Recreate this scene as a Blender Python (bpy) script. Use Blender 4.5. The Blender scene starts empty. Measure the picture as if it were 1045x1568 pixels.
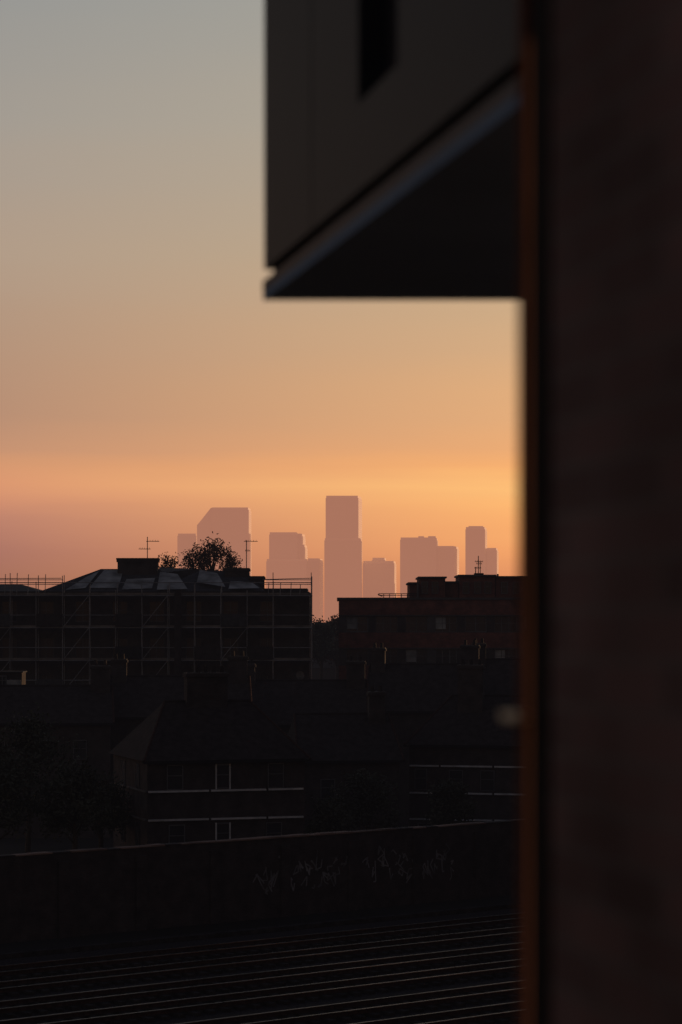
import bpy, math, random
from mathutils import Vector, Matrix
random.seed(7)
scene=bpy.context.scene
F=3702.0; CZ=14.0
def mx(px,d): return (px-522.5)/F*d
def mz(py,d): return CZ+(960-py)/F*d
def lin(c):
    o=[]
    for v in c:
        v/=255.0
        o.append(v/12.92 if v<=0.04045 else ((v+0.055)/1.055)**2.4)
    return o
# ---------------- materials
def mat(name,col,rough=0.8,var=0.35,scale=3.0,metal=0.0,col2=None,bump=0.0,spec=0.3):
    m=bpy.data.materials.new(name); m.use_nodes=True
    nt=m.node_tree; b=nt.nodes['Principled BSDF']
    tc=nt.nodes.new('ShaderNodeTexCoord')
    n=nt.nodes.new('ShaderNodeTexNoise'); n.inputs['Scale'].default_value=scale; n.inputs['Detail'].default_value=6
    nt.links.new(tc.outputs['Object'],n.inputs['Vector'])
    r=nt.nodes.new('ShaderNodeValToRGB')
    c2=col2 if col2 else [min(1,c*(1+var)) for c in col]
    c1=[c*(1-var) for c in col]
    r.color_ramp.elements[0].position=0.3; r.color_ramp.elements[0].color=(*c1,1)
    r.color_ramp.elements[1].position=0.7; r.color_ramp.elements[1].color=(*c2,1)
    nt.links.new(n.outputs['Fac'],r.inputs['Fac']); nt.links.new(r.outputs['Color'],b.inputs['Base Color'])
    b.inputs['Roughness'].default_value=rough; b.inputs['Metallic'].default_value=metal
    b.inputs['Specular IOR Level'].default_value=spec
    if bump>0:
        bp=nt.nodes.new('ShaderNodeBump'); bp.inputs['Strength'].default_value=bump; bp.inputs['Distance'].default_value=0.05
        nt.links.new(n.outputs['Fac'],bp.inputs['Height']); nt.links.new(bp.outputs['Normal'],b.inputs['Normal'])
    return m
def brickmat(name,c1,c2,mortar,bw=0.225,bh=0.075,rot=True,bump=0.4):
    m=bpy.data.materials.new(name); m.use_nodes=True
    nt=m.node_tree; b=nt.nodes['Principled BSDF']
    tc=nt.nodes.new('ShaderNodeTexCoord')
    sp=nt.nodes.new('ShaderNodeSeparateXYZ'); nt.links.new(tc.outputs['Object'],sp.inputs[0])
    ad=nt.nodes.new('ShaderNodeMath'); ad.operation='ADD'
    nt.links.new(sp.outputs['X'],ad.inputs[0]); nt.links.new(sp.outputs['Y'],ad.inputs[1])
    cb=nt.nodes.new('ShaderNodeCombineXYZ'); nt.links.new(ad.outputs[0],cb.inputs['X']); nt.links.new(sp.outputs['Z'],cb.inputs['Y'])
    br=nt.nodes.new('ShaderNodeTexBrick'); nt.links.new(cb.outputs[0],br.inputs['Vector'])
    br.inputs['Scale'].default_value=1; br.inputs['Brick Width'].default_value=bw; br.inputs['Row Height'].default_value=bh
    br.inputs['Mortar Size'].default_value=0.006
    br.inputs['Color1'].default_value=(*c1,1); br.inputs['Color2'].default_value=(*c2,1); br.inputs['Mortar'].default_value=(*mortar,1)
    n=nt.nodes.new('ShaderNodeTexNoise'); n.inputs['Scale'].default_value=1.3; n.inputs['Detail'].default_value=5
    nt.links.new(tc.outputs['Object'],n.inputs['Vector'])
    mr=nt.nodes.new('ShaderNodeMapRange'); mr.inputs['From Min'].default_value=0.3; mr.inputs['From Max'].default_value=0.7
    mr.inputs['To Min'].default_value=0.6; mr.inputs['To Max'].default_value=1.35
    nt.links.new(n.outputs['Fac'],mr.inputs['Value'])
    vm=nt.nodes.new('ShaderNodeVectorMath'); vm.operation='SCALE'
    nt.links.new(br.outputs['Color'],vm.inputs[0]); nt.links.new(mr.outputs[0],vm.inputs['Scale'])
    nt.links.new(vm.outputs[0],b.inputs['Base Color']); b.inputs['Roughness'].default_value=0.9
    b.inputs['Specular IOR Level'].default_value=0.2
    bp=nt.nodes.new('ShaderNodeBump'); bp.inputs['Strength'].default_value=bump; bp.inputs['Distance'].default_value=0.01; bp.invert=True
    nt.links.new(br.outputs['Fac'],bp.inputs['Height']); nt.links.new(bp.outputs['Normal'],b.inputs['Normal'])
    return m
M={}
M['brick_near']=brickmat('near_brick',(0.20,0.125,0.125),(0.12,0.08,0.082),(0.17,0.14,0.14))
M['brick_dark']=brickmat('sooty_brick',(0.055,0.043,0.041),(0.042,0.035,0.034),(0.056,0.053,0.053))
M['brick_block']=brickmat('block_brick',(0.19,0.068,0.048),(0.14,0.052,0.038),(0.13,0.08,0.065))
M['concrete']=mat('concrete',(0.075,0.07,0.07),0.9,0.3,1.0)
M['slate']=mat('roof_slate',(0.045,0.045,0.05),0.85,0.35,2.5,spec=0.15)
M['tile']=mat('roof_tile',(0.034,0.028,0.027),0.9,0.35,2.5,spec=0.1)
M['sheet']=mat('scaffold_sheeting',(0.24,0.25,0.25),0.7,0.6,0.9)
M['white']=mat('white_paint',(0.60,0.60,0.60),0.6,0.25,2.0)
M['grey']=mat('weathered_frame_paint',(0.11,0.11,0.115),0.7,0.4,0.4)
M['steel']=mat('galvanised_steel',(0.25,0.25,0.265),0.6,0.5,0.6,0.2)
M['board']=mat('scaffold_board',(0.16,0.14,0.125),0.9,0.5,1.0)
M['glass']=mat('window_glass',(0.03,0.032,0.038),0.15,0.2,1.0,spec=0.5)
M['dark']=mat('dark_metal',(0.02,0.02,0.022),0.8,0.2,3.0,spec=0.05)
M['panel']=mat('grey_metal_panel',(0.026,0.030,0.042),0.6,0.10,1.2,0.0,spec=0.10)
M['panel_recess']=mat('recess_lining',(0.05,0.05,0.06),0.8,0.1,1.2,spec=0.05)
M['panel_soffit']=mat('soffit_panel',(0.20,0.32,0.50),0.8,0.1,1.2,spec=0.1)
M['panel_trim']=mat('metal_trim',(0.066,0.060,0.074),0.6,0.1,3.0,0.0,spec=0.12)
M['copper']=mat('copper_flashing',(0.85,0.60,0.42),0.3,0.1,3.0,1.0)
M['conduit']=mat('brown_conduit',(0.18,0.075,0.055),0.8,0.2,5.0,spec=0.15)
M['rail']=mat('rail_steel',(0.17,0.125,0.105),0.33,0.9,0.2,1.0)
M['rust']=mat('rusty_steel',(0.05,0.03,0.025),0.9,0.4,6.0,spec=0.05)
M['sleeper']=mat('sleeper_concrete',(0.038,0.035,0.034),0.95,0.5,2.0,spec=0.03)
M['ballast']=mat('ballast_stone',(0.034,0.03,0.031),0.95,0.6,9.0,bump=0.6,spec=0.03)
M['ground']=mat('ground_earth',(0.03,0.03,0.027),0.95,0.5,0.05,spec=0.05)
M['bark']=mat('bark',(0.05,0.04,0.03),0.9,0.4,5.0)
M['leaf']=mat('leaves',(0.04,0.043,0.025),0.75,0.5,0.6)
M['leaf2']=mat('leaves_autumn',(0.09,0.045,0.022),0.75,0.5,0.6)
M['coping']=mat('stone_coping',(0.22,0.15,0.12),0.85,0.85,0.25,spec=0.1)
M['paint']=mat('graffiti_paint',(0.20,0.20,0.21),0.7,0.7,1.2)
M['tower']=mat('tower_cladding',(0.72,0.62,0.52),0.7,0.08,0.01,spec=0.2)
M['tower_cladding_dim']=mat('tower_cladding_dim',(0.55,0.48,0.43),0.5,0.1,0.01)  # cladding toned down so the fronts stay dimmer than the sunlit side
M['city']=mat('city_mass',(0.06,0.05,0.045),0.9,0.5,0.01)

# ---------------- mesh builder
class MB:
    def __init__(s): s.v=[]; s.f=[]; s.m=[]; s.mats=[]
    def mi(s,k):
        if k not in s.mats: s.mats.append(k)
        return s.mats.index(k)
    def box(s,x0,x1,y0,y1,z0,z1,k):
        s.prism([(x0,y0),(x1,y0),(x1,y1),(x0,y1)],z0,z1,k)
    def prism(s,fp,z0,z1,k):
        b=len(s.v); n=len(fp); i=s.mi(k)
        z1l=z1 if isinstance(z1,(list,tuple)) else [z1]*n
        s.v+=[(x,y,z0) for x,y in fp]+[(p[0],p[1],z) for p,z in zip(fp,z1l)]
        s.f.append(tuple(range(b+n-1,b-1,-1))); s.f.append(tuple(range(b+n,b+2*n)))
        for j in range(n):
            q=(j+1)%n; s.f.append((b+j,b+q,b+n+q,b+n+j))
        s.m+=[i]*(n+2)
    def poly(s,pts,k):
        b=len(s.v); s.v+=list(pts); s.f.append(tuple(range(b,b+len(pts)))); s.m.append(s.mi(k))
    def cyl(s,p0,p1,r,k,r1=None,n=6):
        p0=Vector(p0);p1=Vector(p1); r1=r if r1 is None else r1
        d=(p1-p0).normalized(); a=d.orthogonal().normalized(); c=d.cross(a); b=len(s.v); i=s.mi(k)
        for p,rr in((p0,r),(p1,r1)):
            for j in range(n):
                t=2*math.pi*j/n; s.v.append(tuple(p+(a*math.cos(t)+c*math.sin(t))*rr))
        for j in range(n):
            q=(j+1)%n; s.f.append((b+j,b+q,b+n+q,b+n+j)); s.m.append(i)
        s.f.append(tuple(range(b+n-1,b-1,-1))); s.f.append(tuple(range(b+n,b+2*n))); s.m+=[i,i]
    def xprofile(s,prof,x0,x1,k):
        b=len(s.v); n=len(prof); i=s.mi(k)
        s.v+=[(x0,y,z) for y,z in prof]+[(x1,y,z) for y,z in prof]
        s.f.append(tuple(range(b,b+n))); s.f.append(tuple(range(b+2*n-1,b+n-1,-1)))
        for j in range(n):
            q=(j+1)%n; s.f.append((b+j,b+n+j,b+n+q,b+q))
        s.m+=[i]*(n+2)
    def obj(s,name,parent=None,loc=(0,0,0),rot=0):
        me=bpy.data.meshes.new(name); me.from_pydata(s.v,[],s.f)
        for k in s.mats: me.materials.append(M[k])
        me.polygons.foreach_set('material_index',s.m); me.update()
        o=bpy.data.objects.new(name,me); scene.collection.objects.link(o)
        o.parent=parent; o.location=loc; o.rotation_euler[2]=rot
        return o
def empty(name,loc=(0,0,0),rot=0):
    o=bpy.data.objects.new(name,None); scene.collection.objects.link(o); o.location=loc; o.rotation_euler[2]=rot
    o.empty_display_size=0.5; return o

# ---------------- ground
g=MB(); g.poly([(-15000,-3000,0),(15000,-3000,0),(15000,16000,0),(-15000,16000,0)],'ground'); g.obj('ground')

# ---------------- own building (near right)
par=empty('brick_apartment_building')
def wl(y,x0=None): return 0.318+0.209*(4-y)
b=MB()
b.prism([(wl(4),4),(wl(-8),-8),(14,-8),(14,4)][::-1],0,26,'brick_near'); b.obj('brick_walls',par)
b=MB()
b.prism([(wl(4.0)-0.004,4.01),(wl(3.9)-0.005,3.9),(wl(3.9)+0.05,3.9),(wl(4.0)+0.05,4.01)],0.1,25.9,'dark'); b.obj('corner_gap_shade',par)  # dark strip put in for the shaded gap at the wall corner
b=MB(); cx=mx(804,4.03); b.cyl((cx,4.03,0.2),(cx,4.03,25.5),0.0115,'conduit',n=12); b.obj('service_conduit',par)
# small tilted metal flashing plate fixed beside the conduit
b=MB(); zc=mz(1096,4.0)
ya,yb=3.965,4.03; za,zb2=zc-0.0045,zc+0.0055
xa,xb_=cx-0.042,cx+0.004
P=[(xa,ya,za),(xb_,ya,za),(xb_,yb,zb2),(xa,yb,zb2)]
b.poly(P,'copper'); Q_=[(x,y,z-0.003) for x,y,z in P]
b.poly(Q_[::-1],'copper')
for i in range(4):
    j=(i+1)%4; b.poly([P[i],Q_[i],Q_[j],P[j]],'copper')
b.obj('copper_flashing',par)
zb=CZ+500/F*8
def fx(y): return mx(405,8)+0.209*(8-y)
b=MB()
Y1,Y0=8.0,4.012
def strip(y0,y1,z0,z1,off,k,depth=0.25):
    b.prism([(fx(y1)-off,y1),(fx(y0)-off,y0),(fx(y0)+depth,y0),(fx(y1)+depth,y1)],z0,z1,k)
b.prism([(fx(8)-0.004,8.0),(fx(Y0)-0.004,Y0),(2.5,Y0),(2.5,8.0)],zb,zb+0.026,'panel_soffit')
strip(Y0,8.006,zb+0.027,zb+0.064,0.004,'panel_trim')
strip(Y0,7.99,zb+0.065,zb+0.10,-0.03,'dark')
z0=zb+0.101
zr=15.42
strip(Y0,6.10,z0,18.5,0.0,'panel')
strip(6.101,6.56,z0,zr,0.0,'panel')
strip(6.102,6.559,zr+0.001,18.4,-0.08,'panel_recess')
strip(6.561,7.2,z0,18.5,0.0,'panel')
strip(7.2,7.206,z0,18.49,-0.01,'dark')
strip(7.206,7.998,z0,18.5,0.001,'panel')
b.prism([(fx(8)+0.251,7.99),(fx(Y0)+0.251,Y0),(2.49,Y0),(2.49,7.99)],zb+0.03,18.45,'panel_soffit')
b.obj('metal_bay',par)

# ---------------- windows helper
def window(b,x,z,w,h,y,frame='grey',sill=True,mull=1,f=0.06):
    b.box(x-w/2,x+w/2,y+0.02,y+0.05,z,z+h,'glass')
    b.box(x-w/2,x-w/2+f,y-0.02,y+0.018,z,z+h,frame); b.box(x+w/2-f,x+w/2,y-0.02,y+0.018,z,z+h,frame)
    k2='grey' 
    b.box(x-w/2+f,x+w/2-f,y-0.02,y+0.018,z+h-f,z+h,k2); b.box(x-w/2+f,x+w/2-f,y-0.02,y+0.018,z,z+f,k2)
    for i in range(mull):
        xx=x-w/2+w*(i+1)/(mull+1); b.box(xx-f/2,xx+f/2,y-0.018,y+0.016,z+f,z+h-f,frame)
    b.box(x-w/2+f,x+w/2-f,y-0.016,y+0.014,z+h*0.55,z+h*0.55+0.04,k2)
def antenna(b,x,y,z0,z1,elems,sc=1.0,k='dark'):
    b.cyl((x,y,z0),(x,y,z1),0.035*sc,k)
    for (zz,l0,l1) in elems:
        b.cyl((x+l0,y,zz),(x+l1,y+0.1,zz),0.025*sc,k)
        n=5
        for i in range(n):
            xx=x+l0+(l1-l0)*(i+0.5)/n; b.cyl((xx,y-0.25,zz+0.0),(xx,y+0.25,zz+0.12),0.014*sc,k,n=4)
def chimney(b,x0,x1,y0,y1,z0,z1,k='brick_dark',pots=4):
    b.box(x0,x1,y0,y1,z0,z1-0.25,k); b.box(x0-0.08,x1+0.08,y0-0.08,y1+0.08,z1-0.25,z1-0.08,k); b.box(x0-0.02,x1+0.02,y0-0.02,y1+0.02,z1-0.08,z1,'concrete')
    for i in range(pots):
        xx=x0+(x1-x0)*(i+0.5)/pots; b.cyl((xx,(y0+y1)/2,z1),(xx,(y0+y1)/2,z1+0.35),0.12,'tile',0.1,n=8)

# ---------------- left scaffolded building D=190
D=190
L=lambda px:mx(px,D)
Z=lambda py:mz(py,D)
par=empty('scaffolded_building')
b=MB()
xl,xr=L(-130),L(474)
ze=Z(906)
cols=[]
x=xl+1.6
while x<xr-1.2: cols.append(x); x+=2.9
floors=[ze-2.9*(i+1) for i in range(5)]
zprev=ze
for fz in floors:
    b.box(xl,xr,D,D+0.35,zprev-0.75,zprev,'brick_dark'); 
    b.box(xl,xr,D+0.002,D+0.35,fz,fz+0.55,'brick_dark')
    edges=[xl]
    for c in cols: edges+= [c-0.6,c+0.6]
    edges.append(xr)
    for i in range(0,len(edges),2): b.box(edges[i],edges[i+1],D+0.001,D+0.35,fz+0.55,zprev-0.75,'brick_dark')
    zprev=fz
b.box(xl,xr,D+0.003,D+0.35,0,zprev,'brick_dark')
b.box(xl+0.01,xl+0.35,D+0.36,D+14,0,ze,'brick_dark'); b.box(xr-0.35,xr-0.01,D+0.36,D+14,0,ze,'brick_dark'); b.box(xl,xr,D+14,D+14.3,0,ze,'brick_dark')
b.box(xl+.4,xr-.4,D+0.4,D+13.9,ze-0.4,ze-0.1,'concrete')
b.obj('walls',par)
b=MB()
for j,fz in enumerate(floors):
    zt=(ze if j==0 else floors[j-1])-0.75
    for c in cols: window(b,c,fz+0.55,1.2,zt-fz-0.55,D+0.14,f=0.05)
b.obj('windows',par)
b=MB()
def hip(x0,x1,rx0,rx1,z0,z1,y0,y1,k='slate'):
    ym=(y0+y1)/2; P=[(x0,y0,z0),(x1,y0,z0),(x1,y1,z0),(x0,y1,z0),(rx0,ym,z1),(rx1,ym,z1)]
    for f in((0,1,5,4),(1,2,5),(2,3,4,5),(3,0,4)): b.poly([P[i] for i in f],k)
hip(L(60),L(290),L(146),L(236),ze+0.02,Z(869),D+0.3,D+9)
hip(L(232),L(405),L(300),L(372),ze+0.03,Z(872),D+0.5,D+9)
hip(L(-125),L(60),L(-90),L(20),ze+0.03,Z(893),D+0.5,D+9)
b.box(L(403),L(470),D+3,D+10,ze-0.1,Z(900),'slate')
b.prism([(L(232),D+5),(L(300),D+5),(L(300),D+9),(L(232),D+9)],ze,[Z(876),Z(868),Z(868),Z(864)],'slate')
b.obj('hipped_roofs',par)
b=MB()
def panel(pxs,ys,off):
    z0=ze;z1=Z(869)
    pts=[]
    for px,t in zip(pxs,ys):
        y=D+0.3+4.35*t; pts.append((L(px),y-0.05-off,z0+0.08+off+(z1-z0)*t))
    b.poly(pts,'sheet')
panel((135,180,182,152),(0.12,0.12,0.9,0.92),0.0)
panel((186,232,234,190),(0.05,0.1,0.55,0.5),0.01)
panel((240,287,268,240),(0.02,0.05,0.7,0.8),0.05)
panel((300,345,330,302),(0.3,0.1,0.7,0.85),0.12)
panel((100,130,145,128),(0.02,0.1,0.85,0.6),0.04)
panel((350,398,385,352),(0.02,0.05,0.3,0.35),0.12)
b.obj('roof_sheeting',par)
b=MB()
chimney(b,L(174),L(236),D+3.5,D+5,ze,Z(854),pots=0)
b.box(L(172),L(238),D+3.4,D+5.1,Z(855.5),Z(852.5),'brick_dark')
chimney(b,L(341),L(379),D+3.5,D+5,ze,Z(868),pots=0)
chimney(b,L(381),L(403),D+2.5,D+4,ze-0.3,Z(881),pots=0)
b.obj('chimney_stacks',par)
b=MB()
antenna(b,L(219.5),D+4.2,Z(853),Z(819),[(Z(826),-0.1,0.95),(Z(838),-0.7,0.25)])
antenna(b,L(374.5),D+4.2,Z(868),Z(824),[(Z(826),-0.2,0.9),(Z(841),-0.1,0.3)])
b.obj('tv_antennas',par)
b=MB()
ys=(D-0.35,D-1.55)
posts=[]
x=xl-0.5
while x<=L(478)+0.05:
    posts.append(x); x+=2.05
posts[-1]=L(477.5)
lifts=[Z(1110)+i*((Z(912)-Z(1110))/4) for i in range(5)]
zz=lifts[0]
while zz>2: zz-=2.4; lifts.insert(0,zz)
for i,x in enumerate(posts):
    for y in ys:
        px=x/D*F+522.5
        top=Z(912)+ (random.uniform(1.0,1.9) if (px<100 or px>398) else random.uniform(0.3,1.1))
        b.cyl((x+random.uniform(-.04,.04),y,0),(x+random.uniform(-.05,.05),y,top),0.032,'steel',n=5)
for lz in lifts:
    for y in ys:
        b.cyl((xl-0.7,y-0.05,lz),(L(478),y-0.05,lz+random.uniform(-.03,.03)),0.028,'steel',n=5)
        if random.random()<0.8: b.cyl((xl-0.7,y-0.05,lz+1.0),(L(478),y-0.05,lz+1.0),0.022,'steel',n=5)
    for x in posts: b.cyl((x+0.06,ys[1]-0.2,lz-0.03),(x+0.06,ys[0]+0.2,lz-0.03),0.026,'steel',n=5)
    for k in range(4):
        y=ys[1]+0.15+k*0.25
        xx=xl-0.5
        while xx<L(478)-0.5:
            xe=min(xx+3.9,L(478)); b.box(xx+0.01,xe,y,y+0.22,lz+0.03+0.004*k,lz+0.075+0.004*k,'board'); xx=xe
    b.box(xl-0.5,L(478),ys[1]+0.06,ys[1]+0.095,lz+0.03,lz+0.2,'board')
for i in range(0,len(posts)-3,3):
    for lz0,lz1 in zip(lifts[:-1],lifts[1:]):
        if random.random()<0.7: b.cyl((posts[i],ys[1]-0.1,lz0),(posts[i+1],ys[1]-0.1,lz1),0.025,'steel',n=5)
for (a,c) in ((-130,98),(404,478)):
    for py in (893,886):
        b.cyl((L(a),ys[1],Z(py)+random.uniform(-.1,.1)),(L(c),ys[1],Z(py)),0.028,'steel',n=5)
        b.cyl((L(a),ys[0],Z(py)-0.1),(L(c),ys[0],Z(py+2)),0.028,'steel',n=5)
for px,py in ((12,880),(30,878),(47,880),(73,880),(412,893),(430,893),(446,892),(460,896)):
    b.cyl((L(px),ys[1],Z(912)),(L(px)+0.05,ys[1],Z(py)),0.03,'steel',n=5)
b.obj('scaffolding',par)
b=MB()
for k in range(14):
    i=random.randrange(len(posts)-1); lz=random.choice(lifts[3:-1]); x0=posts[i]; x1=posts[i+1]
    n=6
    for q in range(n):
        a=x0+(x1-x0)*q/n; c=x0+(x1-x0)*(q+1)/n
        b.poly([(a,ys[1]-0.12-0.06*(q%2),lz+0.1),(c,ys[1]-0.12-0.06*((q+1)%2),lz+0.1),(c,ys[1]-0.1,lz+1.1),(a,ys[1]-0.1,lz+1.1)],'slate' if k%2 else 'tile')
b.cyl((L(275),ys[1]-0.3,2),(L(275),ys[1]-0.3,Z(905)),0.28,'tile',n=12)
b.obj('debris_netting_and_chute',par)

# ---------------- slab block
def slab(name,x0,x1,y0,depth,ztop,nf,fh,loc=(0,0,0),rot=0,pent=True,step=2.7):
    par=empty(name,loc,rot); b=MB()
    w=MB()
    z=ztop
    b.box(x0-0.15,x1+0.15,y0-0.15,y0+depth+0.15,ztop-0.18,ztop,'concrete')
    b.box(x0+0.3,x1-0.3,y0+0.6,y0+depth-0.3,0,ztop-0.2,'brick_block')
    for f in range(nf):
        zt=ztop-0.18-f*fh
        b.box(x0,x1,y0,y0+0.35,zt-1.25,zt,'brick_block')
        b.box(x0-0.04,x1+0.04,y0-0.05,y0+0.3,zt-1.34,zt-1.252,'concrete')
        wt=zt-1.342; wb=zt-fh
        x=x0
        i=0
        while x<x1-0.3:
            xe=min(x+step,x1)
            b.box(x,min(x+0.62,x1),y0+0.03,y0+0.35,wb,wt,'brick_dark' if i%3 else 'concrete')
            if xe-x>1.5:
                cx=(x+0.62+xe)/2; ww=xe-x-0.62
                window(w,cx,wb+0.02,ww,wt-wb-0.04,y0+0.17,mull=2 if i%2 else 1,f=0.09 if (i*7+f*3)%4==0 else 0.05)
                if (i*5+f*2)%3==0:
                    w.box(cx-ww/2+0.06,cx-ww/2+0.06+ww*0.45,y0+0.17,y0+0.188,wb+0.3,wt-0.1,'sheet')
            x=xe; i+=1
    b.box(x0+0.001,x0+0.34,y0+0.36,y0+depth,0,ztop-0.182,'brick_block'); b.box(x1-0.34,x1-0.001,y0+0.36,y0+depth,0,ztop-0.182,'brick_block')
    b.box(x0,x1,y0+depth,y0+depth+0.1,0,ztop-0.182,'brick_block')
    b.obj('walls',par); w.obj('windows',par)
    return par
D2=200
R=lambda px:mx(px,D2)
Q=lambda py:mz(py,D2)
par=slab('sun_blocker_block',R(519),R(900),D2,13,Q(915),5,2.72,step=2.45)
b=MB(); zt=Q(915)
def pb(p0,p1,py,y0=3,k='concrete'):
    b.box(R(p0),R(p1),D2+y0,D2+y0+7,zt-0.05,Q(py)-0.14,'brick_block'); b.box(R(p0)-0.12,R(p1)+0.12,D2+y0-0.3,D2+y0+7.1,Q(py)-0.138,Q(py),k)
pb(629,643,890.5,3.0); pb(644,684,882,2.2); pb(685.5,705,889,3.1); pb(706,761,879,2.4); pb(762.5,900,881,2.8)
b.box(R(640),R(642),D2+1.0,D2+2.5,zt,Q(893),'concrete')
for px in (652,668,716,734,750,776,794): window(b,R(px),zt+0.35,0.55,1.0,D2+2.06 if px<700 else (D2+2.26 if px<762 else D2+2.66),f=0.04,mull=0)
for py in (909,911.5): b.cyl((R(580),D2+0.3,Q(py)),(R(640),D2+0.3,Q(py)),0.03,'dark')
b.cyl((R(579),D2+0.3,Q(910)),(R(586),D2+0.3,Q(913)),0.05,'dark')
for px in range(588,642,9): b.cyl((R(px),D2+0.3,zt),(R(px),D2+0.3,Q(909)),0.03,'dark')
b.obj('penthouse',par)
b=MB()
antenna(b,R(737),D2+4,Q(880),Q(849),[(Q(858),-0.3,0.4),(Q(868),-0.35,0.25)],1.0)
antenna(b,R(741),D2+5,Q(880),Q(857),[(Q(861),-0.35,0.15)],0.9)
b.cyl((R(733),D2+4.5,Q(880)),(R(733.5),D2+4.5,Q(866)),0.04,'dark')
b.cyl((R(768),D2+4.5,Q(881)),(R(768),D2+4.5,Q(877)),0.08,'dark')
b.box(R(731),R(745),D2+3.6,D2+5,Q(880),Q(876),'dark')
b.obj('roof_antennas',par)
slab('sun_blocker_block',-45,45,0,14,27,9,2.9,loc=(40,250,0),rot=math.radians(-84),step=3)  # these three blocks are added out of view to shade the foreground
slab('sun_blocker_block',-40,40,0,14,26,9,2.9,loc=(36,140,0),rot=math.radians(-86),step=3)
slab('sun_blocker_block',-24,24,0,14,25,8,2.9,loc=(34,62,0),rot=math.radians(-88),step=3)

# ---------------- houses
def house(name,loc,rot,w,dep,ze,zr,bands=(),wins=(),chims=(),brick='brick_dark',gable_x=True,hipd=2.2,gaps=(),sidew=True):
    par=empty(name,loc,rot); b=MB()
    b.box(0,w,0,dep,0,ze,brick); 
    o=0.25
    P=[(-o,-o,ze+0.02),(w+o,-o,ze+0.02),(w+o,dep+o,ze+0.02),(-o,dep+o,ze+0.02),(hipd-o,dep/2,zr),(w-hipd+o,dep/2,zr)]
    b.obj('walls',par)
    b=MB()
    for f in((0,1,5,4),(1,2,5),(2,3,4,5),(3,0,4)): b.poly([P[i] for i in f],'tile')
    b.cyl(P[4],P[5],0.09,'tile'); b.cyl(P[0],P[4],0.07,'rust'); b.cyl(P[1],P[5],0.07,'rust')
    b.box(-o-0.05,w+o+0.05,-o-0.1,-o,ze-0.12,ze-0.01,'dark'); b.obj('roof',par)
    b=MB()
    for bz in bands:
        segs=[0]+list(gaps)+[w]
        for s0,s1 in zip(segs[:-1],segs[1:]): b.box(s0+0.04,s1-0.1,-0.12,-0.002,bz-0.06,bz+0.04,'white')
        if sidew:
            b.box(-0.10,-0.002,0.1,dep*0.45,bz-0.05,bz+0.03,'grey'); b.box(-0.10,-0.002,dep*0.45+0.15,dep,bz-0.05,bz+0.03,'grey')
    if bands: b.obj('string_courses',par)
    b=MB()
    for q in wins:
        x,z,ww,h=q[:4]; window(b,x,z,ww,h,-0.05,mull=0,f=0.08 if len(q)>4 else 0.05,frame='white' if len(q)>4 else 'grey')
    if sidew:
        for z in sorted(set(q[1] for q in wins)):
            for yy in (2.2,5.6):
                b.box(-0.04,-0.005,yy-0.35,yy+0.35,z,z+1.3,'glass')
                for t in (-0.4,0.35): b.box(-0.06,-0.005,yy+t,yy+t+0.05,z,z+1.3,'grey')
    if wins: b.obj('windows',par)
    b=MB()
    for (x0,x1,y0,zt) in chims: chimney(b,x0,x1,y0,y0+0.7,ze-0.2,zt,brick,pots=max(2,int((x1-x0)/0.45)))
    if chims: b.obj('chimneys',par)
    return par
a=math.radians(18)
d=128.5
house('brick_house',(mx(226,d),d,0),a,8.75,8.2,6.85,9.9,bands=(5.24,3.72),gaps=(3.45,6.65),
  wins=((4.15,5.3,0.85,1.35,1),(4.15,2.2,0.85,1.3,1),(1.6,2.1,0.9,1.35),(7.0,2.1,0.9,1.35),(1.5,5.3,0.9,1.35),(7.1,5.3,0.9,1.35)),
  chims=((3.1,5.4,3.6,11.5),))
d=152
house('brick_house',(mx(627,d),d,0),math.radians(-14),9.5,8,6.6,9.6,bands=(5.3,3.6,1.95),gaps=(2.0,5.4),
  wins=((0.75,3.75,0.8,1.35),(3.0,3.75,0.9,1.3),(5,3.75,0.9,1.3),(1.0,0.4,0.9,1.3)),chims=((2.6,4.2,2.5,11.6),),sidew=False)
d=146
house('brick_house',(mx(462,d),d,0),math.radians(8),6.0,8,5.9,8.6,wins=((1.6,3.6,0.9,1.2),(4.2,3.6,0.9,1.2)),chims=((4.6,5.6,3,10.0),),sidew=False,hipd=0.3)
for (px,d,w,ze_,zr_,rt) in ((-40,160,9,7.6,10.0,4),(165,163,9.5,7.9,10.6,2),(360,168,9,7.2,10.2,-3),(560,172,8,8.0,11.3,-6),(720,176,9,8.2,11.6,-4)):
    house('terraced_house',(mx(px,d),d,0),math.radians(rt),w,8,ze_,zr_,wins=((1.6,5.2,0.9,1.3),(4.4,5.2,0.9,1.3),(7.0,5.2,0.9,1.3)),
          chims=((w-1.4,w-0.1,3.2,zr_+1.4),(0.1,1.1,3.2,zr_+1.2)),sidew=False,hipd=0.2)
b=MB(); sx=mx(460,187.6); sz=mz(1034,187.6)
for r0,r1,o0,o1 in ((0.0,0.12,0,0.01),(0.12,0.24,0.01,0.04),(0.24,0.33,0.04,0.09)):
    for j in range(14):
        t0=2*math.pi*j/14;t1=2*math.pi*(j+1)/14
        b.poly([(sx+r0*math.cos(t0),187.6-o0,sz+r0*math.sin(t0)),(sx+r1*math.cos(t0),187.6-o1,sz+r1*math.sin(t0)),(sx+r1*math.cos(t1),187.6-o1,sz+r1*math.sin(t1)),(sx+r0*math.cos(t1),187.6-o0,sz+r0*math.sin(t1))],'board')
b.cyl((sx,187.65,sz),(sx,188.5,sz),0.03,'steel'); b.cyl((sx,187.6,sz-0.2),(sx,187.1,sz-0.05),0.02,'steel'); b.obj('satellite_dish')
par=empty('rooftop_hut'); b=MB(); d=168
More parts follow.
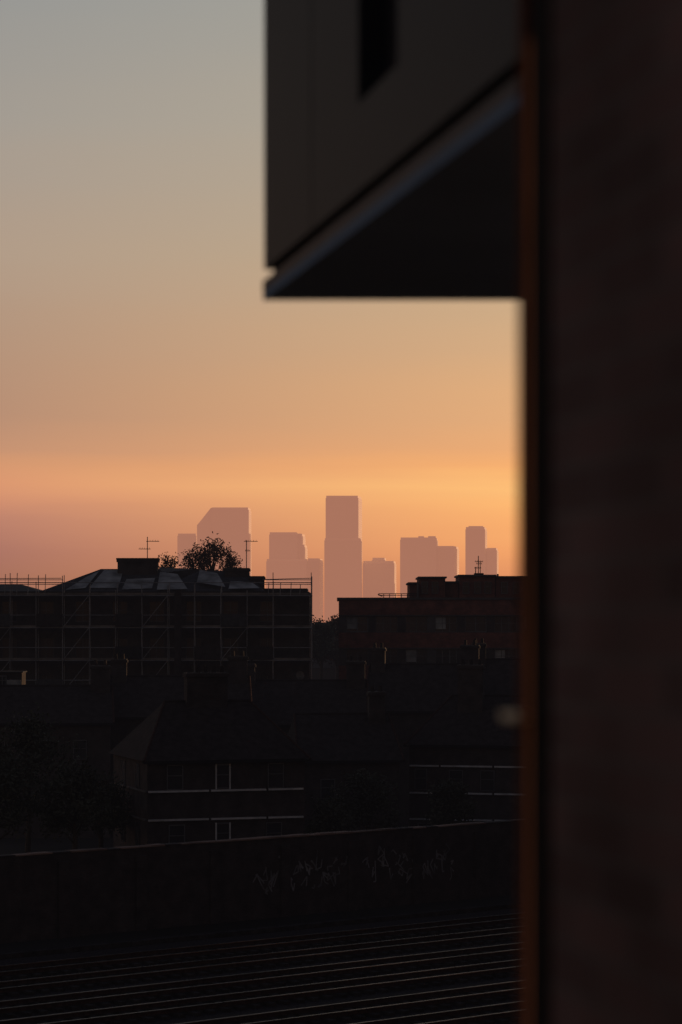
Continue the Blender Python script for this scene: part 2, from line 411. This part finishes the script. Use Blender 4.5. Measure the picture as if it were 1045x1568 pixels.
b.box(mx(-20,d),mx(34,d),d,d+2,9,mz(1030,d),'brick_dark'); b.box(mx(11,d),mx(33,d),d-0.04,d-0.003,mz(1055,d),mz(1041,d),'sheet'); b.box(mx(-22,d),mx(36,d),d-0.15,d+2.1,mz(1030,d)+.002,mz(1028,d),'slate')
window(b,mx(4,d),mz(1030,d)-1.0,0.6,0.8,d-0.06,mull=1); b.obj('hut',par)

# ---------------- railway wall
W0=Vector((-15.06,106.8)); U=Vector((0.777,0.629)); Nn=Vector((0.629,-0.777))
ang=math.atan2(U.y,U.x)
par=empty('railway_wall',(W0.x,W0.y,0),ang)
b=MB(); HW=3.9
b.box(-60,90,0,0.5,0,HW-0.08,'brick_dark')
x=-60
while x<90:
    b.box(x,x+0.55,-0.12,0,0,HW-0.45,'brick_dark'); x+=4.2
b.obj('brickwork',par)
b=MB(); x=-60
while x<90:
    l=random.uniform(0.7,1.1); h=random.uniform(-0.02,0.02); b.box(x+0.01,x+l-0.01,-0.05+random.uniform(-.02,.02),0.54,HW-0.078,HW-0.02+h,'coping' if random.random()<0.7 else 'brick_dark'); x+=l
b.obj('coping_stones',par)
b=MB()
for k in range(64):
    x=14.2+k*0.2+random.uniform(-.1,.1); 
    if 5.6<k*0.2<6.8: continue
    z=random.uniform(1.0,2.3); s=random.uniform(0.5,1.0)
    pts=[(x+random.uniform(-.35,.35)*s,z+random.uniform(0,1.2)*s) for _ in range(random.randint(3,6))]
    for (p,q) in zip(pts[:-1],pts[1:]):
        dx,dz=q[0]-p[0],q[1]-p[1]; l=math.hypot(dx,dz)+1e-6; hw=0.03; ox,oz=-dz/l*hw,dx/l*hw
        yy=-0.006-0.0005*k
        b.poly([(p[0]-ox,yy,p[1]-oz),(q[0]-ox,yy,q[1]-oz),(q[0]+ox,yy,q[1]+oz),(p[0]+ox,yy,p[1]+oz)],'paint')
b.obj('graffiti',par)
# ---------------- tracks
b=MB()
b.poly([(-70,-34,0.004),(120,-34,0.004),(120,-2.5,0.004),(-70,-2.5,0.004)],'ballast'); b.obj('ballast_bed',None,(W0.x,W0.y,0),ang)
for off in (8.6,12.4,16.6,20.4,24.8,28.6):
    par=empty('railway_track',(W0.x+Nn.x*off,W0.y+Nn.y*off,0),ang)
    b=MB(); x=-45
    while x<85: b.box(x,x+0.25,-1.25,1.25,0.01,0.12+random.uniform(0,.015),'sleeper'); x+=0.68
    b.obj('sleepers',par)
    b=MB()
    for s in (-0.7525,0.7175):
        b.box(-60,100,s-0.05,s+0.085,0.13,0.15,'rust'); b.box(-60,100,s+0.01,s+0.025,0.151,0.265,'rust'); b.box(-60,100,s-0.018,s+0.052,0.266,0.30,'rail')
    b.obj('rails',par)
par=empty('cable_trough',(W0.x,W0.y,0),ang); b=MB(); x=-50
while x<90: b.box(x+.01,x+0.98,-4.4,-4.0,0.01,0.2+random.uniform(0,.02),'sleeper'); x+=1.0
b.obj('trough_lids',par)

# ---------------- trees
def tree(name,x,y,h,cr,crz,n,leaf=0.2,k='leaf',seed=0,trunk=0.25,spread=0.55):
    rnd=random.Random(seed); par=empty(name,(x,y,0)); b=MB(); base=h-crz*1.7
    cz=h-crz; b.cyl((0,0,0),(0.2,0,max(base,1)),trunk,'bark',trunk*0.7,n=8); b.cyl((0.2,0,max(base,1)),(0,0.1,h-crz*0.5),trunk*0.7,'bark',trunk*0.2,n=7)
    tips=[]
    for i in range(26):
        t=rnd.uniform(0,2*math.pi); e=rnd.uniform(-0.5,1.45); r=rnd.uniform(0.6,1.0)
        tip=Vector((math.cos(t)*math.cos(e)*cr*r,math.sin(t)*math.cos(e)*cr*r,cz+math.sin(e)*crz*r))
        st=Vector((0.1,0.05,rnd.uniform(max(base,1)*0.9,cz+crz*0.2))); mid=st.lerp(tip,0.5)+Vector((rnd.uniform(-.3,.3),rnd.uniform(-.3,.3),rnd.uniform(0,.4)))
        b.cyl(st,mid,trunk*0.28,'bark',trunk*0.14,n=5); b.cyl(mid,tip,trunk*0.14,'bark',0.02,n=4); tips.append(tip); tips.append(mid.lerp(tip,0.6))
        for q in range(3):
            tt=tip+Vector((rnd.gauss(0,.5),rnd.gauss(0,.5),rnd.uniform(0,.9)))*cr*0.3
            b.cyl(mid.lerp(tip,rnd.uniform(.4,.9)),tt,0.035,'bark',0.012,n=4); tips.append(tt)
    b.obj('trunk_and_limbs',par)
    f=MB()
    for i in range(n):
        c=rnd.choice(tips); s=cr*0.16*spread/0.55
        p=c+Vector((rnd.gauss(0,s),rnd.gauss(0,s),rnd.gauss(0,s*0.9)))
        a=Vector((rnd.gauss(0,1),rnd.gauss(0,1),rnd.gauss(0,1))).normalized(); o=a.orthogonal().normalized(); l=leaf*rnd.uniform(0.6,1.3)
        f.poly([tuple(p-a*l*0.6),tuple(p+o*l*0.3),tuple(p+a*l*0.6),tuple(p-o*l*0.3)],k)
    f.obj('foliage',par)
tree('tree',mx(322,214),214,mz(835,214),2.6,2.6,2300,0.22,'leaf2',3,0.3,0.5)
tree('tree',mx(258,212),212,mz(851,212),1.0,1.3,300,0.20,'leaf2',5,0.15)
tree('tree',mx(352,216),216,mz(846,216),1.3,1.7,650,0.20,'leaf2',8,0.18)
tree('tree',mx(294,215),215,mz(839,215),1.4,1.9,600,0.20,'leaf2',9,0.18)
for i,(px,d,py,cr,crz) in enumerate(((490,262,953,2.2,2.4),(515,268,950,2.2,2.6),(540,275,955,3,3),(470,270,960,3,3))):
    tree('tree',mx(px,d),d,mz(py,d),cr,crz,3000,0.3,'leaf2' if i%2 else 'leaf',20+i,0.25)
for i,(px,d,py,cr,crz) in enumerate(((40,126,1105,2.4,2.6),(110,121,1180,1.8,2.0),(-10,120,1160,2,2.4),(560,139,1190,1.8,2.0),(690,143,1200,1.3,1.6),(150,132,1200,1.6,1.8),(500,133,1235,1.5,1.4))):
    tree('tree',mx(px,d),d,mz(py,d),cr,crz,3500,0.2,'leaf',40+i,0.18)

# ---------------- distant city
b=MB(); rnd=random.Random(11)
for i in range(1000):
    d=math.exp(rnd.uniform(math.log(420),math.log(4000))); x=rnd.uniform(-0.35,0.35)*d
    w=rnd.uniform(8,26)*(1+d/3000); h=rnd.uniform(6,11)+ (rnd.random()<0.12)*rnd.uniform(2,8)*(d/2000+0.2)
    dep=rnd.uniform(8,14); 
    b.box(x,x+w,d,d+dep,0,h,'city'); b.xprofile([(d-0.3,h),(d+dep+.3,h),(d+dep/2,h+3)],x-0.3,x+w+0.3,'city')
b.obj('distant_rooftops')
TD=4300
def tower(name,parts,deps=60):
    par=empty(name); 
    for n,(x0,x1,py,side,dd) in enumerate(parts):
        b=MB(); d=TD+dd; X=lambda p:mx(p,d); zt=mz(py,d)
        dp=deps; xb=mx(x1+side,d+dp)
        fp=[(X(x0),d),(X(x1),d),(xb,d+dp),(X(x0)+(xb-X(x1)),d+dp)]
        b.prism(fp,0,zt-4,'tower_cladding_dim')
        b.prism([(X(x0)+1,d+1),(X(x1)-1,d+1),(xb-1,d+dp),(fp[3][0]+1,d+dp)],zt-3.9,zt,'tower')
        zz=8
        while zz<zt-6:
            b.box(X(x0)+0.1,X(x1)-0.1,d-0.35,d-0.05,zz,zz+1.6,'tower_cladding_dim')
            b.poly([(X(x1)+0.5,d,zz),(xb+0.5,d+dp,zz),(xb+0.5,d+dp,zz+1.6),(X(x1)+0.5,d,zz+1.6)],'tower'); zz+=3.9  # lighter colour on the right side only, brightening the sunlit edge
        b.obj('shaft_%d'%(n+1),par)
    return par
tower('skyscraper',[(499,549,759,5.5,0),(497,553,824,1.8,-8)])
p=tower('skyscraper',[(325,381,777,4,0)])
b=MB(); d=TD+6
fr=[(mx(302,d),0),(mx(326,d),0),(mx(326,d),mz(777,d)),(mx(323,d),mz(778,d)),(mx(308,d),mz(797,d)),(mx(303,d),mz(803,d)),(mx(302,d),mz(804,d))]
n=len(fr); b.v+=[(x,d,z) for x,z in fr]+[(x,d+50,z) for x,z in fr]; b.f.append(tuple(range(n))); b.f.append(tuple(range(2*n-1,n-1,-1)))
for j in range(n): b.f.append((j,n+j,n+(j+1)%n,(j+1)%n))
b.mi('tower_cladding_dim'); b.m+=[0]*(n+2); b.obj('sloping_shoulder',p)
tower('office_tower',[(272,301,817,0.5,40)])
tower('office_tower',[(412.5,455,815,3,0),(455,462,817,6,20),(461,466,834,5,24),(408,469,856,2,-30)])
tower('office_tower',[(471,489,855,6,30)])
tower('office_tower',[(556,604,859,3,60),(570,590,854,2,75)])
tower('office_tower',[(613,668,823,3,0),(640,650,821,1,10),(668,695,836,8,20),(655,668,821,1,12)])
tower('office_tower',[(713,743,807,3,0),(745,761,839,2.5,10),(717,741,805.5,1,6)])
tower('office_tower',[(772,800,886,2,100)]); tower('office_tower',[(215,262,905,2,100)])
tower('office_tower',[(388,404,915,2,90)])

# ---------------- haze layer and added veil
LH=(0.645,0.272,0.170); Y0h,Y1h,HH=1500.0,4200.0,244.0; SG=math.log(1/0.42)/(Y1h-Y0h)
def hazemat(name,dens,col,es):
    hm=bpy.data.materials.new(name); M[name]=hm; hm.use_nodes=True
    nt=hm.node_tree; nt.nodes.clear(); out=nt.nodes.new('ShaderNodeOutputMaterial'); ab=nt.nodes.new('ShaderNodeVolumeAbsorption'); em=nt.nodes.new('ShaderNodeEmission'); ad=nt.nodes.new('ShaderNodeAddShader')
    ab.inputs['Color'].default_value=(0,0,0,1); ab.inputs['Density'].default_value=dens
    em.inputs['Color'].default_value=(*col,1); em.inputs['Strength'].default_value=es
    nt.links.new(ab.outputs[0],ad.inputs[0]); nt.links.new(em.outputs[0],ad.inputs[1]); nt.links.new(ad.outputs[0],out.inputs['Volume'])
hazemat('haze',SG,LH,SG)
b=MB(); b.box(-6000,6000,Y0h,Y1h,-5,HH,'haze'); b.obj('haze')
hazemat('black_lift_veil',2e-5,(1.0,0.86,1.0),2.0e-5)  # added glowing volume that lifts the blacks of houses and tracks
b=MB(); b.box(-400,400,30,330,-4,34,'black_lift_veil'); b.obj('black_lift_veil')

# ---------------- world
w=bpy.data.worlds.new('World'); scene.world=w; w.use_nodes=True; nt=w.node_tree; nt.nodes.clear()
N=nt.nodes.new; Lk=nt.links.new
out=N('ShaderNodeOutputWorld'); sky=N('ShaderNodeTexSky'); sky.sky_type='NISHITA'; sky.sun_disc=False
SUNAZ=math.radians(68); SUNEL=math.radians(2.5)
sky.sun_elevation=SUNEL; sky.sun_rotation=SUNAZ; sky.air_density=1.5; sky.dust_density=1.0; sky.altitude=20
tint=N('ShaderNodeMixRGB'); tint.blend_type='MULTIPLY'; tint.inputs[0].default_value=1; tint.inputs[2].default_value=(0.93,0.84,1.18,1); Lk(sky.outputs[0],tint.inputs[1])
bg1=N('ShaderNodeBackground'); bg1.inputs['Strength'].default_value=0.080; Lk(tint.outputs[0],bg1.inputs['Color'])
tc=N('ShaderNodeTexCoord'); sp=N('ShaderNodeSeparateXYZ'); Lk(tc.outputs['Generated'],sp.inputs[0])
def haz(e,t):
    e=max(e,1e-4); path=max(0,min(Y1h,(HH-14)/e)-Y0h); T=math.exp(-SG*path)
    return [max(0.005,(c-(1-T)*h)/T) for c,h in zip(t,LH)]
pys=[0,200,400,550,650,700,725,750,775,800,850,900,945]
left=[(151,151,148),(164,156,146),(178,156,136),(182,147,122),(186,143,116),(200,147,114),(212,151,112),(220,152,112),(208,142,110),(190,130,107),(172,116,99),(166,109,89),(164,105,80)]
rgt=[(168,164,153),(180,168,149),(194,170,139),(216,172,129),(228,172,122),(236,171,116),(246,175,112),(255,191,118),(255,185,113),(252,177,109),(245,164,103),(228,147,97),(205,123,82)]
def ramp(cols):
    r=N('ShaderNodeValToRGB'); cr=r.color_ramp; st=[]
    for py,c in zip(pys,cols):
        e=(960-py)/F; st.append((math.sin(math.atan(e))/0.6,haz(e,lin(c))))
    st.append((0.34/0.6,lin((120,128,138)))); st.append((0.5/0.6,lin((70,78,94)))); st.append((1.0,lin((50,56,70))))
    st.sort(key=lambda q:q[0])
    cr.elements[0].position=st[0][0]; cr.elements[0].color=(*st[0][1],1)
    cr.elements[1].position=st[-1][0]; cr.elements[1].color=(*st[-1][1],1)
    for p_,c_ in st[1:-1]:
        e_=cr.elements.new(p_); e_.color=(*c_,1)
    cr.interpolation='LINEAR'
    return r
n1=N('ShaderNodeTexNoise'); mp=N('ShaderNodeMapping'); mp.inputs['Scale'].default_value=(2.0,2.0,22.0); Lk(tc.outputs['Generated'],mp.inputs[0]); Lk(mp.outputs[0],n1.inputs['Vector']); n1.inputs['Scale'].default_value=2.6; n1.inputs['Detail'].default_value=4
wob=N('ShaderNodeMath'); wob.operation='MULTIPLY_ADD'; Lk(n1.outputs['Fac'],wob.inputs[0]); wob.inputs[1].default_value=0.014; 
sub=N('ShaderNodeMath'); sub.operation='SUBTRACT'; Lk(sp.outputs['Z'],sub.inputs[0]); sub.inputs[1].default_value=0.009; Lk(sub.outputs[0],wob.inputs[2])
zf=N('ShaderNodeMath'); zf.operation='DIVIDE'; Lk(wob.outputs[0],zf.inputs[0]); zf.inputs[1].default_value=0.6; zf.use_clamp=True
r1=ramp(left); r2=ramp(rgt); Lk(zf.outputs[0],r1.inputs[0]); Lk(zf.outputs[0],r2.inputs[0])
az=N('ShaderNodeMapRange'); az.inputs['From Min'].default_value=-0.14; az.inputs['From Max'].default_value=0.075; Lk(sp.outputs['X'],az.inputs['Value'])
mxr=N('ShaderNodeMixRGB'); Lk(az.outputs[0],mxr.inputs[0]); Lk(r1.outputs[0],mxr.inputs[1]); Lk(r2.outputs[0],mxr.inputs[2])
bg2=N('ShaderNodeBackground'); Lk(mxr.outputs[0],bg2.inputs['Color'])
bf=N('ShaderNodeMapRange'); bf.interpolation_type='SMOOTHSTEP'; bf.inputs['From Min'].default_value=0.35; bf.inputs['From Max'].default_value=0.93; Lk(sp.outputs['Y'],bf.inputs['Value'])
ms=N('ShaderNodeMixShader'); Lk(bf.outputs[0],ms.inputs[0]); Lk(bg1.outputs[0],ms.inputs[1]); Lk(bg2.outputs[0],ms.inputs[2]); Lk(ms.outputs[0],out.inputs['Surface'])
# ---------------- sun
sd=bpy.data.lights.new('sun','SUN'); sd.energy=5.0; sd.angle=math.radians(0.5); sd.color=(1,0.62,0.32)
so=bpy.data.objects.new('sun',sd); scene.collection.objects.link(so)
dirv=Vector((math.sin(SUNAZ)*math.cos(SUNEL),math.cos(SUNAZ)*math.cos(SUNEL),math.sin(SUNEL)))
so.rotation_euler=dirv.to_track_quat('Z','Y').to_euler(); so.location=(60,60,60)
# ---------------- camera
c=bpy.data.cameras.new('camera'); co=bpy.data.objects.new('camera',c); scene.collection.objects.link(co)
co.location=(0,0,CZ); co.rotation_euler=(math.radians(90),0,0)
c.sensor_fit='VERTICAL'; c.sensor_height=36; c.sensor_width=24; c.lens=85; c.shift_y=176/1568; c.clip_start=0.1; c.clip_end=40000
c.dof.use_dof=True; c.dof.focus_distance=700; c.dof.aperture_fstop=2.5
scene.camera=co
scene.view_settings.view_transform='Standard'; scene.view_settings.look='None'; scene.view_settings.exposure=0
